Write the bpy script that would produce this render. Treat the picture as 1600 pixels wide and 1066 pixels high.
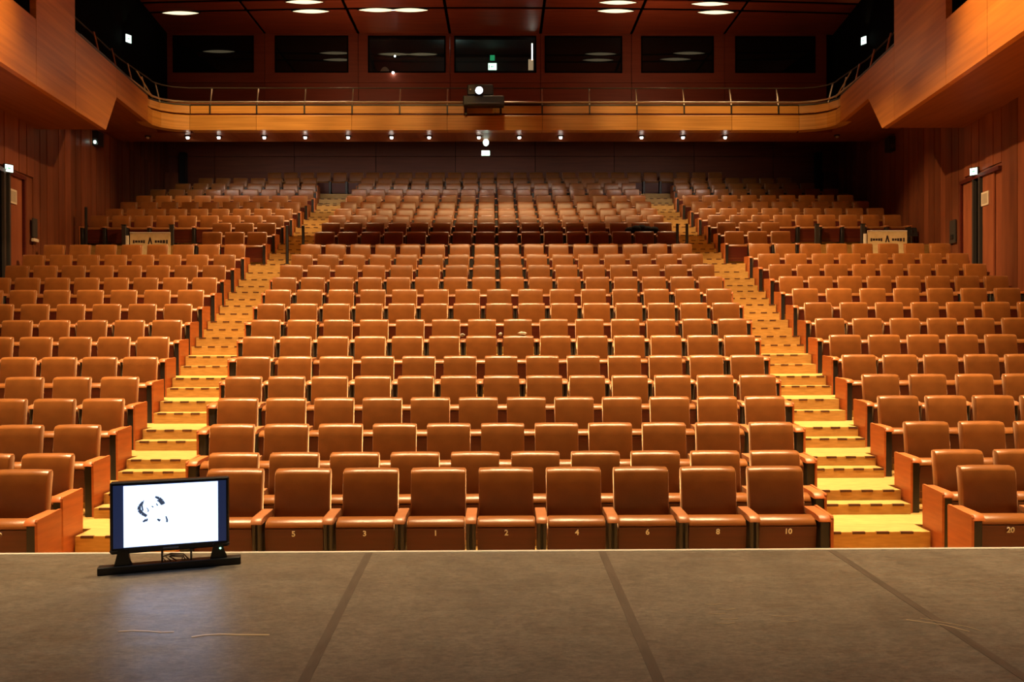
import bpy, bmesh, math, random
from mathutils import Vector, Matrix

for o in list(bpy.data.objects):
    bpy.data.objects.remove(o, do_unlink=True)
SC = bpy.context.scene
COL = SC.collection
random.seed(7)
PI = math.pi

# ------------------------------------------------------------------ camera
CAM_Z = 1.973
cd = bpy.data.cameras.new('camera')
cd.sensor_width = 36.0
cd.lens = 36.0 * 1300 / 1600
cd.clip_start = 0.05
cd.clip_end = 200
cam = bpy.data.objects.new('camera', cd)
cam.matrix_world = (Matrix.Translation((0, 0, CAM_Z)) @ Matrix.Rotation(-0.0113, 4, 'Z')
                    @ Matrix.Rotation(PI / 2 - 0.00615, 4, 'X') @ Matrix.Rotation(-0.0028, 4, 'Z'))
COL.objects.link(cam)
SC.camera = cam

# ------------------------------------------------------------------ world, exposure
w = bpy.data.worlds.new('world')
SC.world = w
w.use_nodes = True
w.node_tree.nodes['Background'].inputs[0].default_value = (0.9, 0.62, 0.42, 1)
w.node_tree.nodes['Background'].inputs[1].default_value = 0.008
SC.view_settings.view_transform = 'Standard'
SC.view_settings.look = 'None'
SC.view_settings.gamma = 1
SC.view_settings.exposure = 0.0
SC.view_settings.use_curve_mapping = False

# ------------------------------------------------------------------ lights of the hall, with added fill
WARM = (1.0, 0.63, 0.28)
def spot(loc, aim, power, angle=100, blend=0.5, col=WARM, r=0.12):
    l = bpy.data.lights.new('spot_light', 'SPOT')
    l.energy = power; l.color = col; l.spot_size = math.radians(angle)
    l.spot_blend = blend; l.shadow_soft_size = r
    o = bpy.data.objects.new('spot_light', l)
    o.location = loc
    d = Vector(aim) - Vector(loc)
    o.rotation_euler = d.to_track_quat('-Z', 'Y').to_euler()
    COL.objects.link(o)
    return o

# frontal house lights over the stalls, in front of the added shade bridge
for x in (-5.2, -3.1, -1.0, 1.0, 3.1, 5.2):
    spot((x, 9.5, 12.3), (x * 1.0, 16.8, 3.2), 1400, 76, 0.5)
# downlights in the ceiling, straight down on the seats
for y, p in ((7.5, 5600), (10.2, 5200), (13.2, 4600), (16.4, 2200), (21.6, 1800)):
    xa = 3.3 + 0.14 * (y - 7)
    for x in (-max(5.6, xa + 1.3), -xa, 0.0, xa, max(5.6, xa + 1.3)):
        spot((x, y, 12.5), (x * 1.04, y + 0.1, 3.0), p, 48, 0.8, (1.0, 0.70, 0.37), 0.35)
# narrow lights washing the balcony front
for x, p in ((-9.0, 900), (-7.8, 950), (-6.4, 900), (-4.9, 900), (-3.4, 800), (-2.0, 500), (2.6, 420), (4.0, 900), (5.5, 900), (6.9, 600), (8.4, 500)):
    spot((x * 0.6, 16.0, 12.4), (x, 23.4, 8.15), p * 1.7, 22, 0.9, (1.0, 0.60, 0.22))
# wall washers on the near end of both side boxes
spot((-1.5, 13.3, 12.2), (-8.4, 13.0, 8.3), 7500, 34, 1.0, (1.0, 0.60, 0.20))
spot((1.5, 13.3, 12.2), (8.4, 13.4, 8.2), 7500, 34, 1.0, (1.0, 0.60, 0.22))
# washers on the side walls of the stalls
spot((-3.0, 13.0, 12.2), (11.0, 17.4, 2.0), 6500, 27, 0.5)
spot((-3.0, 13.4, 12.2), (11.0, 21.0, 2.6), 5200, 25, 0.5)
spot((3.0, 13.0, 12.2), (-11.0, 17.3, 2.2), 3600, 27, 0.7)
spot((3.0, 13.4, 12.2), (-11.2, 21.6, 3.4), 3600, 27, 0.7)
# unseen fill points added above the balcony to brighten the ceiling
for x in (-5.0, 5.0):
    l = bpy.data.lights.new('balcony_fill', 'POINT'); l.energy = 75; l.color = (1.0, 0.62, 0.34); l.shadow_soft_size = 0.4; l.specular_factor = 0.0
    o = bpy.data.objects.new('balcony_fill', l); o.location = (x, 26.0, 10.3); COL.objects.link(o)
# dim work lights over the stage
for x in (-4.0, 0.3, 4.5):
    spot((x, 1.8, 9.0), (x, 2.5, 0.6), 560, 44, 0.8, (1.0, 0.88, 0.72), 0.4)
# ------------------------------------------------------------------ helpers
def tag(o, label=None, cat=None, group=None, kind=None):
    if label: o['label'] = label
    if cat: o['category'] = cat
    if group: o['group'] = group
    if kind: o['kind'] = kind
    return o

def empty(name, loc=(0, 0, 0), rz=0.0):
    o = bpy.data.objects.new(name, None)
    o.location = loc; o.rotation_euler = (0, 0, rz)
    o.empty_display_size = 0.1
    COL.objects.link(o)
    return o

def obj(name, me, parent=None, loc=None):
    o = bpy.data.objects.new(name, me)
    if loc: o.location = loc
    if parent: o.parent = parent
    COL.objects.link(o)
    return o

class MB:
    def __init__(s): s.v = []; s.f = []; s.m = []; s.sm = []
    def add(s, vs, fs, m=0, smooth=False):
        n = len(s.v); s.v += [tuple(p) for p in vs]
        for f in fs:
            s.f.append(tuple(i + n for i in f)); s.m.append(m); s.sm.append(smooth)
        return s
    def box(s, x0, x1, y0, y1, z0, z1, m=0):
        vs = [(x0,y0,z0),(x1,y0,z0),(x1,y1,z0),(x0,y1,z0),(x0,y0,z1),(x1,y0,z1),(x1,y1,z1),(x0,y1,z1)]
        return s.add(vs, [(0,3,2,1),(4,5,6,7),(0,1,5,4),(1,2,6,5),(2,3,7,6),(3,0,4,7)], m)
    def cbox(s, x0, x1, y0, y1, z0, z1, c, m=0):
        # chamfered box, 12 + 6 + 8 faces
        bm = bmesh.new()
        bmesh.ops.create_cube(bm, size=1)
        for v in bm.verts:
            v.co = Vector(((x0 + x1) / 2 + v.co.x * (x1 - x0), (y0 + y1) / 2 + v.co.y * (y1 - y0), (z0 + z1) / 2 + v.co.z * (z1 - z0)))
        bmesh.ops.bevel(bm, geom=bm.edges[:], offset=c, segments=1, affect='EDGES')
        bm.verts.index_update()
        s.add([v.co[:] for v in bm.verts], [[v.index for v in f.verts] for f in bm.faces], m)
        bm.free()
        return s
    def hexa(s, p, m=0):
        # 8 points: bottom ring 0-3, top ring 4-7
        return s.add(p, [(0,3,2,1),(4,5,6,7),(0,1,5,4),(1,2,6,5),(2,3,7,6),(3,0,4,7)], m)
    def prism(s, poly, vec, m=0):
        n = len(poly); v = Vector(vec)
        vs = [tuple(p) for p in poly] + [tuple(Vector(p) + v) for p in poly]
        fs = [tuple(range(n - 1, -1, -1)), tuple(range(n, 2 * n))] + [(i, (i + 1) % n, n + (i + 1) % n, n + i) for i in range(n)]
        return s.add(vs, fs, m)
    def tube(s, pts, r, n=8, m=0):
        pts = [Vector(p) for p in pts]; rings = []
        for i, p in enumerate(pts):
            a = pts[max(i - 1, 0)]; b = pts[min(i + 1, len(pts) - 1)]
            d = (b - a).normalized()
            u = d.orthogonal().normalized() if abs(d.z) > 0.95 else d.cross(Vector((0, 0, 1))).normalized()
            w_ = u.cross(d).normalized()
            rings.append([p + r * (math.cos(2 * PI * k / n) * u + math.sin(2 * PI * k / n) * w_) for k in range(n)])
        vs = [q for rg in rings for q in rg]; fs = []
        for i in range(len(rings) - 1):
            for k in range(n):
                fs.append((i * n + k, i * n + (k + 1) % n, (i + 1) * n + (k + 1) % n, (i + 1) * n + k))
        fs.append(tuple(range(n - 1, -1, -1))); fs.append(tuple((len(rings) - 1) * n + k for k in range(n)))
        return s.add(vs, fs, m, True)
    def loft_x(s, prof, rings, m=0):
        # prof: closed (y,z) outline; rings: (x, inset)
        n = len(prof); cy = sum(p[0] for p in prof) / n; cz = sum(p[1] for p in prof) / n
        vs = []
        for x, ins in rings:
            for y, z in prof:
                dy, dz = y - cy, z - cz; L = math.hypot(dy, dz) or 1
                vs.append((x, y - dy / L * ins, z - dz / L * ins))
        fs = [tuple(range(n)), tuple((len(rings) - 1) * n + k for k in range(n - 1, -1, -1))]
        for i in range(len(rings) - 1):
            for k in range(n):
                fs.append((i * n + k, (i + 1) * n + k, (i + 1) * n + (k + 1) % n, i * n + (k + 1) % n))
        return s.add(vs, fs, m, True)
    def disc(s, c, rx, ry, h, n=20, m=0):
        # flat vertical-axis disc of thickness h, hanging below c
        top = [(c[0] + rx * math.cos(2 * PI * k / n), c[1] + ry * math.sin(2 * PI * k / n), c[2]) for k in range(n)]
        return s.prism(top, (0, 0, -h), m)
    def ball(s, c, rx, ry, rz, nu=12, nv=8, m=0):
        vs = [(c[0], c[1], c[2] + rz)]; fs = []
        for j in range(1, nv):
            t = PI * j / nv
            for k in range(nu):
                a = 2 * PI * k / nu
                vs.append((c[0] + rx * math.sin(t) * math.cos(a), c[1] + ry * math.sin(t) * math.sin(a), c[2] + rz * math.cos(t)))
        vs.append((c[0], c[1], c[2] - rz))
        for k in range(nu): fs.append((0, 1 + k, 1 + (k + 1) % nu))
        for j in range(nv - 2):
            for k in range(nu):
                a = 1 + j * nu
                fs.append((a + k, a + nu + k, a + nu + (k + 1) % nu, a + (k + 1) % nu))
        a = 1 + (nv - 2) * nu
        for k in range(nu): fs.append((a + k, len(vs) - 1, a + (k + 1) % nu))
        return s.add(vs, fs, m, True)
    def mesh(s, name, mats):
        me = bpy.data.meshes.new(name)
        me.from_pydata(s.v, [], s.f)
        for mt in (mats if isinstance(mats, (list, tuple)) else [mats]): me.materials.append(mt)
        me.polygons.foreach_set('material_index', s.m)
        me.polygons.foreach_set('use_smooth', s.sm)
        me.update()
        bm = bmesh.new(); bm.from_mesh(me); bmesh.ops.recalc_face_normals(bm, faces=bm.faces); bm.to_mesh(me); bm.free()
        if any(s.sm):
            try: me.set_sharp_from_angle(angle=math.radians(42))
            except Exception: pass
        return me
    def build(s, name, mats, parent=None, loc=None):
        return obj(name, s.mesh(name, mats), parent, loc)

# ------------------------------------------------------------------ materials
def mat(name, base, rough=0.5, metal=0.0, spec=0.5, emit=None, estr=0.0):
    m = bpy.data.materials.new(name); m.use_nodes = True
    b = m.node_tree.nodes['Principled BSDF']
    b.inputs['Base Color'].default_value = (*base, 1)
    b.inputs['Roughness'].default_value = rough
    b.inputs['Metallic'].default_value = metal
    b.inputs['Specular IOR Level'].default_value = spec
    if emit:
        b.inputs['Emission Color'].default_value = (*emit, 1)
        b.inputs['Emission Strength'].default_value = estr
    return m

def varied(name, c0, c1, rough=0.5, scale=(4, 4, 4), detail=6, bump=0.0, bscale=60, rand=0.0, coord='Object', spec=0.5, lo=0.35, hi=0.65):
    # noise between two colours, optional per-object value shift and fine bump
    m = mat(name, c0, rough, spec=spec); nt = m.node_tree; N = nt.nodes; Lk = nt.links
    b = N['Principled BSDF']
    tc = N.new('ShaderNodeTexCoord'); mp = N.new('ShaderNodeMapping'); mp.inputs['Scale'].default_value = scale
    Lk.new(tc.outputs[coord], mp.inputs['Vector'])
    nz = N.new('ShaderNodeTexNoise'); nz.inputs['Scale'].default_value = 1.0; nz.inputs['Detail'].default_value = detail
    Lk.new(mp.outputs[0], nz.inputs['Vector'])
    cr = N.new('ShaderNodeValToRGB'); cr.color_ramp.elements[0].position = lo; cr.color_ramp.elements[1].position = hi
    cr.color_ramp.elements[0].color = (*c0, 1); cr.color_ramp.elements[1].color = (*c1, 1)
    Lk.new(nz.outputs['Fac'], cr.inputs[0])
    out = cr.outputs[0]
    if rand:
        oi = N.new('ShaderNodeObjectInfo'); mr = N.new('ShaderNodeMapRange')
        mr.inputs['To Min'].default_value = 1 - rand; mr.inputs['To Max'].default_value = 1 + rand
        Lk.new(oi.outputs['Random'], mr.inputs['Value'])
        hs = N.new('ShaderNodeHueSaturation'); Lk.new(mr.outputs[0], hs.inputs['Value']); Lk.new(out, hs.inputs['Color'])
        out = hs.outputs[0]
    Lk.new(out, b.inputs['Base Color'])
    if bump:
        n2 = N.new('ShaderNodeTexNoise'); n2.inputs['Scale'].default_value = bscale; n2.inputs['Detail'].default_value = 3
        Lk.new(tc.outputs[coord], n2.inputs['Vector'])
        bp = N.new('ShaderNodeBump'); bp.inputs['Strength'].default_value = bump; bp.inputs['Distance'].default_value = 0.01
        Lk.new(n2.outputs['Fac'], bp.inputs['Height']); Lk.new(bp.outputs[0], b.inputs['Normal'])
    return m

M_leather = varied('tan_leather', (0.225, 0.073, 0.013), (0.285, 0.095, 0.018), 0.32, (5, 5, 5), 3, 0.10, 90, 0.10, spec=0.6)
_lb = M_leather.node_tree.nodes['Principled BSDF']
_lb.inputs['Sheen Weight'].default_value = 1.0
_lb.inputs['Sheen Roughness'].default_value = 0.32
_lb.inputs['Sheen Tint'].default_value = (1.0, 0.62, 0.36, 1)
M_arm = varied('armrest_leather', (0.34, 0.125, 0.045), (0.40, 0.155, 0.058), 0.34, (8, 8, 8), 3, 0.1, 90, 0.06)
M_seatwood = varied('dark_red_wood', (0.080, 0.010, 0.005), (0.105, 0.014, 0.007), 0.45, (2, 2, 30), 5, 0, 60, 0.1)
M_standred = varied('red_standard', (0.20, 0.026, 0.012), (0.25, 0.036, 0.016), 0.5, (6, 6, 6), 3)
M_black = mat('black_metal', (0.018, 0.016, 0.016), 0.42)
M_charcoal = mat('charcoal_metal', (0.05, 0.043, 0.04), 0.4)
M_endwood = varied('orange_end_wood', (0.42, 0.115, 0.028), (0.52, 0.15, 0.038), 0.42, (3, 3, 25), 5, 0, 60, 0.08)
M_number = mat('pale_number', (0.9, 0.88, 0.84), 0.5)
M_step = varied('yellow_wood_floor', (0.42, 0.235, 0.056), (0.57, 0.335, 0.095), 0.55, (7, 40, 40), 6, 0, 60, 0.05, lo=0.3, hi=0.7)
M_nosing = mat('dark_nosing', (0.09, 0.03, 0.012), 0.7)
M_wall = varied('wall_red_wood', (0.20, 0.055, 0.022), (0.27, 0.080, 0.032), 0.48, (6, 6, 0.7), 6, 0, 60, 0.30)
M_backwall = varied('back_wall_wood', (0.19, 0.05, 0.025), (0.24, 0.065, 0.03), 0.5, (0.8, 6, 12), 6, 0, 60, 0.08)
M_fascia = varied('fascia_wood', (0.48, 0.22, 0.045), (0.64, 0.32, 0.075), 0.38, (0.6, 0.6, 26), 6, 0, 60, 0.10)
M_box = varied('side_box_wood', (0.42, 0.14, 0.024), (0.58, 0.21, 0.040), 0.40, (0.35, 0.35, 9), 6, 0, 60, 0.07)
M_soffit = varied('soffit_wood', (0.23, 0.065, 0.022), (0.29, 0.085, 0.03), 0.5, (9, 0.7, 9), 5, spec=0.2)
M_ceil = varied('ceiling_wood', (0.40, 0.070, 0.026), (0.50, 0.095, 0.036), 0.42, (0.8, 9, 3), 5, 0, 60, 0.1)
M_dark = mat('near_black', (0.004, 0.0035, 0.0035), 0.9, spec=0.05)
M_steel = mat('brushed_steel', (0.62, 0.58, 0.52), 0.38, 1.0)
M_glass = mat('booth_glass', (0.008, 0.009, 0.009), 0.03, spec=0.45)
M_white = mat('white_paint', (0.75, 0.72, 0.66), 0.5)
M_paper = mat('paper', (0.72, 0.62, 0.48), 0.6)
M_lamp = mat('lamp_glow', (1, 0.9, 0.7), 0.4, emit=(1.0, 0.80, 0.46), estr=1.7)
M_dl = mat('downlight_glow', (1, 1, 1), 0.4, emit=(1.0, 0.90, 0.78), estr=14)
M_exit = mat('exit_sign_glow', (0.6, 1, 0.8), 0.4, emit=(0.72, 1.0, 0.84), estr=3.2)
M_green = mat('exit_green', (0.02, 0.35, 0.12), 0.4, emit=(0.03, 0.45, 0.18), estr=0.8)
M_proj = mat('projector_glow', (1, 1, 1), 0.4, emit=(0.62, 0.76, 1.0), estr=30)
M_red = mat('red_indicator', (0.5, 0.03, 0.02), 0.5)
M_banner = varied('banner_card', (0.62, 0.42, 0.19), (0.70, 0.50, 0.25), 0.6, (9, 9, 9), 3)
M_ink = mat('dark_ink', (0.03, 0.012, 0.008), 0.7)

# stage vinyl: grey-brown, scuffed, half glossy
def stage_mat():
    m = mat('stage_vinyl', (0.12, 0.1, 0.08), 0.38); nt = m.node_tree; N = nt.nodes; Lk = nt.links; b = N['Principled BSDF']
    tc = N.new('ShaderNodeTexCoord')
    def noise(scale, detail, rough=0.6):
        mp = N.new('ShaderNodeMapping'); mp.inputs['Scale'].default_value = scale
        Lk.new(tc.outputs['Object'], mp.inputs['Vector'])
        n = N.new('ShaderNodeTexNoise'); n.inputs['Scale'].default_value = 1; n.inputs['Detail'].default_value = detail
        n.inputs['Roughness'].default_value = rough
        Lk.new(mp.outputs[0], n.inputs['Vector']); return n
    n1 = noise((2.2, 1.6, 1), 10, 0.75)
    cr = N.new('ShaderNodeValToRGB'); cr.color_ramp.elements[0].position = 0.3; cr.color_ramp.elements[1].position = 0.72
    cr.color_ramp.elements[0].color = (0.112, 0.094, 0.072, 1); cr.color_ramp.elements[1].color = (0.20, 0.170, 0.132, 1)
    Lk.new(n1.outputs['Fac'], cr.inputs[0])
    n2 = noise((26, 60, 1), 8, 0.8)
    c2 = N.new('ShaderNodeValToRGB'); c2.color_ramp.elements[0].position = 0.38; c2.color_ramp.elements[1].position = 0.66
    c2.color_ramp.elements[0].color = (0.50, 0.49, 0.48, 1); c2.color_ramp.elements[1].color = (1.35, 1.33, 1.28, 1)
    Lk.new(n2.outputs['Fac'], c2.inputs[0])
    mx = N.new('ShaderNodeMix'); mx.data_type = 'RGBA'; mx.blend_type = 'MULTIPLY'; mx.inputs[0].default_value = 0.9
    Lk.new(cr.outputs[0], mx.inputs[6]); Lk.new(c2.outputs[0], mx.inputs[7])
    Lk.new(mx.outputs[2], b.inputs['Base Color'])
    n3 = noise((3, 9, 1), 8)
    mr = N.new('ShaderNodeMapRange'); mr.inputs['From Min'].default_value = 0.3; mr.inputs['From Max'].default_value = 0.7
    mr.inputs['To Min'].default_value = 0.34; mr.inputs['To Max'].default_value = 0.5
    Lk.new(n3.outputs['Fac'], mr.inputs['Value']); Lk.new(mr.outputs[0], b.inputs['Roughness'])
    bp = N.new('ShaderNodeBump'); bp.inputs['Strength'].default_value = 0.25; bp.inputs['Distance'].default_value = 0.004
    Lk.new(n2.outputs['Fac'], bp.inputs['Height']); Lk.new(bp.outputs[0], b.inputs['Normal'])
    return m
M_stage = stage_mat()
M_tape = varied('seam_tape', (0.075, 0.058, 0.042), (0.10, 0.078, 0.058), 0.45, (30, 5, 5), 4)

# ------------------------------------------------------------------ row table
# (Y of seat backs, floor level, (x first, pitch, count) centre left to right,
#  left block from the aisle outwards, right block from the aisle outwards)
ROWS = [
    (6.89, -0.014, (-2.219, 0.5611, 9), (-3.977, 0.5591, 2), (4.053, 0.5751, 2)),
    (7.78, -0.005, (-2.518, 0.5645, 10), (-4.25, 0.564, 2), (4.3, 0.5882, 2)),
    (8.73, 0.165, (-2.839, 0.5674, 11), (-4.458, 0.5964, 3), (4.486, 0.5919, 3)),
    (9.68, 0.371, (-3.081, 0.5591, 12), (-4.638, 0.5623, 4), (4.639, 0.5633, 4)),
    (10.63, 0.579, (-3.310, 0.5491, 13), (-4.883, 0.6032, 4), (4.867, 0.6092, 4)),
    (11.58, 0.811, (-3.465, 0.5741, 13), (-5.032, 0.5606, 5), (4.996, 0.5769, 5)),
    (12.53, 1.092, (-3.672, 0.5586, 14), (-5.25, 0.583, 5), (5.193, 0.5947, 5)),
    (13.48, 1.363, (-3.827, 0.5821, 14), (-5.424, 0.6015, 6), (5.337, 0.6135, 6)),
    (14.43, 1.661, (-4.008, 0.5644, 15), (-5.611, 0.6146, 6), (5.503, 0.6254, 7)),
    (15.38, 1.959, (-4.143, 0.5830, 15), (-5.746, 0.6141, 7), (5.627, 0.6303, 7)),
    (16.33, 2.253, (-4.274, 0.5584, 16), (-5.828, 0.574, 8), (5.696, 0.5814, 8)),
    (17.28, 2.573, (-4.377, 0.5709, 16), (-5.969, 0.5787, 8), (5.799, 0.5841, 8)),
    (18.23, 2.887, (-4.381, 0.5706, 16), (-6.072, 0.5913, 8), (5.864, 0.5975, 8)),
    (19.18, 3.210, (-4.404, 0.5703, 16), (-6.149, 0.5888, 8), (5.946, 0.6002, 8)),
    (20.13, 3.617, (-4.283, 0.5521, 16), (-5.915, 0.541, 3), (5.633, 0.5644, 3)),
    (21.08, 3.964, (-4.332, 0.5604, 16), (-5.959, 0.5587, 3), (5.697, 0.5599, 3)),
    (22.03, 4.289, (-4.350, 0.5602, 16), (-5.997, 0.5762, 9), (5.698, 0.5843, 9)),
    (22.98, 4.613, (-4.371, 0.5614, 16), (-6.015, 0.5802, 9), (5.684, 0.5843, 9)),
    (23.93, 4.953, (-4.403, 0.5643, 16), (-6.025, 0.5825, 9), (5.686, 0.5842, 9)),
    (24.88, 5.298, (-4.398, 0.5638, 16), (-6.048, 0.5754, 9), (5.654, 0.5821, 9)),
    (25.83, 5.648, (-4.428, 0.5641, 16), (-6.069, 0.57, 9), (5.67, 0.5722, 9)),
    (26.78, 6.001, (-4.385, 0.5643, 16), (-6.21, 0.5748, 8), (5.816, 0.5785, 8)),
    (27.73, 6.357, (-4.456, 0.5630, 16), (-6.388, 0.5742, 7), (5.958, 0.5773, 7)),
    (28.68, 6.726, (-7.814, 0.5620, 28), None, None),
]
NR = len(ROWS)
INDIV = 13
def wallx(y, s): return s * (8.73 + 0.105 * y)
def boxx(y, s): return (-(7.23 + 0.1 * y)) if s < 0 else (6.9 + 0.1 * y)
BW = 29.7          # inner face of back walls
CEIL = 12.72

# ------------------------------------------------------------------ floor and terraces
fl = MB().box(-12.2, 12.2, 5.5, 7.88, -0.12, -0.015).build('floor', M_step)
tag(fl, kind='structure')
for i in range(2, NR):
    Y, z = ROWS[i][0], ROWS[i][1]
    y0 = Y - 0.85; y1 = (ROWS[i + 1][0] - 0.85) if i + 1 < NR else BW
    xl, xr = wallx(y0, -1) - 0.2, wallx(y0, 1) + 0.2
    m = MB().box(xl, xr, y0, y1, max(ROWS[i - 1][1] - 0.05, -0.015), z)
    m.build('terrace', M_step, fl)

# aisle stairs: a landing reaching forward of each row and one half step below it
def aisle_bounds(i, s):
    Y, z, c, l, r = ROWS[i]
    if s < 0:
        a = l[0] + l[1] / 2 + 0.085; b = c[0] - c[1] / 2 - 0.085
    else:
        a = c[0] + c[1] * (c[2] - 1) + c[1] / 2 + 0.085; b = r[0] - r[1] / 2 - 0.085
    return a, b
ME_DASH = MB().box(-0.0585, 0.0585, -0.004, 0.022, -0.020, 0.003).mesh('nosing_dash', M_nosing)
for s in (-1, 1):
    st = empty('aisle_staircase', ((-3.6 if s < 0 else 3.6), 7.6, 0))
    side = 'left' if s < 0 else 'right'
    tag(st, 'yellow wooden steps with dashed dark nosings climbing the %s aisle' % side, 'staircase', 'aisle stairs between the seat blocks')
    off = Vector(st.location)
    def place(mb, name, mt, par):
        mb.v = [tuple(Vector(p) - off) for p in mb.v]
        return mb.build(name, mt, par)
    for i in range(2, 23):
        Y, z = ROWS[i][0], ROWS[i][1]; zp = ROWS[i - 1][1]
        a, b = aisle_bounds(i - 1, s)
        def nose(y, zz, a, b, par):
            wdt = 0.117; gap = 0.105; x = a + 0.05 + wdt / 2; far = MB()
            while x + wdt / 2 < b:
                if i < 13: obj('nosing_dash', ME_DASH, par, (x - off.x, y - off.y, zz - off.z))
                else: far.box(x - wdt / 2 - off.x, x + wdt / 2 - off.x, y - 0.004 - off.y, y + 0.022 - off.y, zz - 0.018, zz + 0.003)
                x += wdt + gap
            if far.v: tag(far.build('nosing', M_nosing, par), kind='stuff')
        ld = place(MB().box(a, b, Y - 1.15, Y - 0.852, zp - 0.02, z), 'landing', M_step, st)
        nose(Y - 1.15, z, a, b, ld)
        if i > 2:
            zz = (z + zp) / 2
            sp = place(MB().box(a, b, Y - 1.36, Y - 1.152, zp - 0.02, zz), 'step', M_step, st)
            nose(Y - 1.36, zz, a, b, sp)

# ------------------------------------------------------------------ stage
SE = 5.48; SZ = CAM_Z - 1.416
stg = MB().box(-9, 9, -3, SE - 0.035, 0.0, SZ).build('floor_stage', M_stage)
tag(stg, 'grey brown scuffed dance vinyl covering the stage floor', 'stage', kind='structure')
MB().cbox(-9, 9, SE - 0.034, SE, 0.02, SZ + 0.004, 0.002).build('edge_strip', mat('pale_edge', (0.62, 0.58, 0.52), 0.35), stg)
for xb, xf in ((-0.819, -0.878), (0.635, 0.648), (2.147, 2.157)):
    def sx(y): return xb + (xf - xb) * (y - 3.4) / 2.08
    MB().hexa([(sx(-2.9) - 0.024, -2.9, SZ - 0.001), (sx(-2.9) + 0.024, -2.9, SZ - 0.001), (sx(5.44) + 0.024, 5.44, SZ - 0.001), (sx(5.44) - 0.024, 5.44, SZ - 0.001),
               (sx(-2.9) - 0.024, -2.9, SZ + 0.0015), (sx(-2.9) + 0.024, -2.9, SZ + 0.0015), (sx(5.44) + 0.024, 5.44, SZ + 0.0015), (sx(5.44) - 0.024, 5.44, SZ + 0.0015)]).build('seam_tape', M_tape, stg)
# long scuff marks left by wheels
def scuff(pts, wd=0.006):
    m = MB()
    for (x0, y0), (x1, y1) in zip(pts[:-1], pts[1:]):
        d = Vector((x1 - x0, y1 - y0, 0)).normalized(); nrm = Vector((-d.y, d.x, 0)) * wd
        p = [Vector((x0, y0, SZ + 0.0008)), Vector((x1, y1, SZ + 0.0008))]
        m.prism([p[0] - nrm, p[1] - nrm, p[1] + nrm, p[0] + nrm], (0, 0, 0.0008))
    return m.build('scuff_mark', M_scuff, stg)
M_scuff = mat('scuff', (0.40, 0.30, 0.18), 0.4)
scuff([(-1.85, 4.01), (-1.78, 4.02), (-1.70, 4.01), (-1.64, 3.995), (-1.58, 4.0)], 0.006)
scuff([(-1.47, 3.93), (-1.42, 3.955), (-1.35, 3.965), (-1.25, 3.955), (-1.11, 3.95)], 0.009)
scuff([(2.0, 4.1), (2.15, 4.02), (2.22, 3.93)], 0.004)
scuff([(2.08, 4.12), (2.24, 4.0), (2.28, 3.94)], 0.003)
for x, y in ((1.11, 4.35), (1.16, 4.27), (1.09, 4.2), (1.13, 4.12), (1.1, 4.06), (1.4, 4.16), (1.42, 4.08)):
    scuff([(x - 0.05, y + 0.01), (x, y), (x + 0.04, y + 0.012)], 0.0025)

# ------------------------------------------------------------------ walls and planks
def side_wall(s):
    side = 'left' if s < 0 else 'right'
    y0, y1 = 3.0, BW + 0.2
    x0, x1 = wallx(y0, s), wallx(y1, s)
    t = 0.25 * s
    w_ = MB().hexa([(x0, y0, -0.2), (x1, y1, -0.2), (x1 + t, y1, -0.2), (x0 + t, y0, -0.2),
                    (x0, y0, 8.0), (x1, y1, 8.0), (x1 + t, y1, 8.0), (x0 + t, y0, 8.0)]).build('wall_' + side, M_wall)
    tag(w_, kind='structure')
    y = 11.0; k = 0
    dw = 0.34
    while y < BW - 0.05:
        ye = min(y + dw, BW - 0.01)
        pr = 0.022 + 0.012 * ((k * 7) % 3)
        a, b = wallx(y + 0.002, s), wallx(ye - 0.002, s)
        skip = 17.55 < (y + ye) / 2 < 19.3
        zb = 5.62 if skip else 0.0
        MB().hexa([(a - s * pr, y + 0.002, zb), (b - s * pr, ye - 0.002, zb), (b, ye - 0.002, zb), (a, y + 0.002, zb),
                   (a - s * pr, y + 0.002, 7.72), (b - s * pr, ye - 0.002, 7.72), (b, ye - 0.002, 7.72), (a, y + 0.002, 7.72)]).build('plank', M_wall, w_)
        if y > 23.0:
            MB().hexa([(a - s * pr, y + 0.002, 7.73), (b - s * pr, ye - 0.002, 7.73), (b + s * 0.02, ye - 0.002, 7.73), (a + s * 0.02, y + 0.002, 7.73),
                       (a - s * pr, y + 0.002, 9.3), (b - s * pr, ye - 0.002, 9.3), (b + s * 0.02, ye - 0.002, 9.3), (a + s * 0.02, y + 0.002, 9.3)]).build('plank', M_wall, w_)
        y += dw; k += 1
    return w_
wl = side_wall(-1); wr = side_wall(1)

# back wall under the balcony with a grid of panels
wb = MB().box(-12.2, 12.2, BW + 0.03, BW + 0.3, 5.5, 11.34)
wb.box(-12.2, -4.78, BW + 0.03, BW + 0.3, 11.34, 12.63); wb.box(1.26, 12.2, BW + 0.03, BW + 0.3, 11.34, 12.63); wb.box(-12.2, 12.2, BW + 0.03, BW + 0.3, 12.63, 13.2)
wb = wb.build('wall_back', M_dark)
tag(wb, kind='structure')
xs = [-11.9] + [(-10.2 + 2.83 * k) for k in range(0, 8)] + [11.9]
xs = [-11.9, -10.21, -7.38, -4.49, -1.66, 1.18, 4.0, 6.86, 9.7, 11.9]
for a, b in zip(xs[:-1], xs[1:]):
    for z0, z1 in ((6.6, 8.36), (8.375, 9.3)):
        MB().cbox(a + 0.01, b - 0.01, BW - 0.02, BW + 0.03, z0, z1, 0.004).build('panel', M_backwall, wb)
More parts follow.
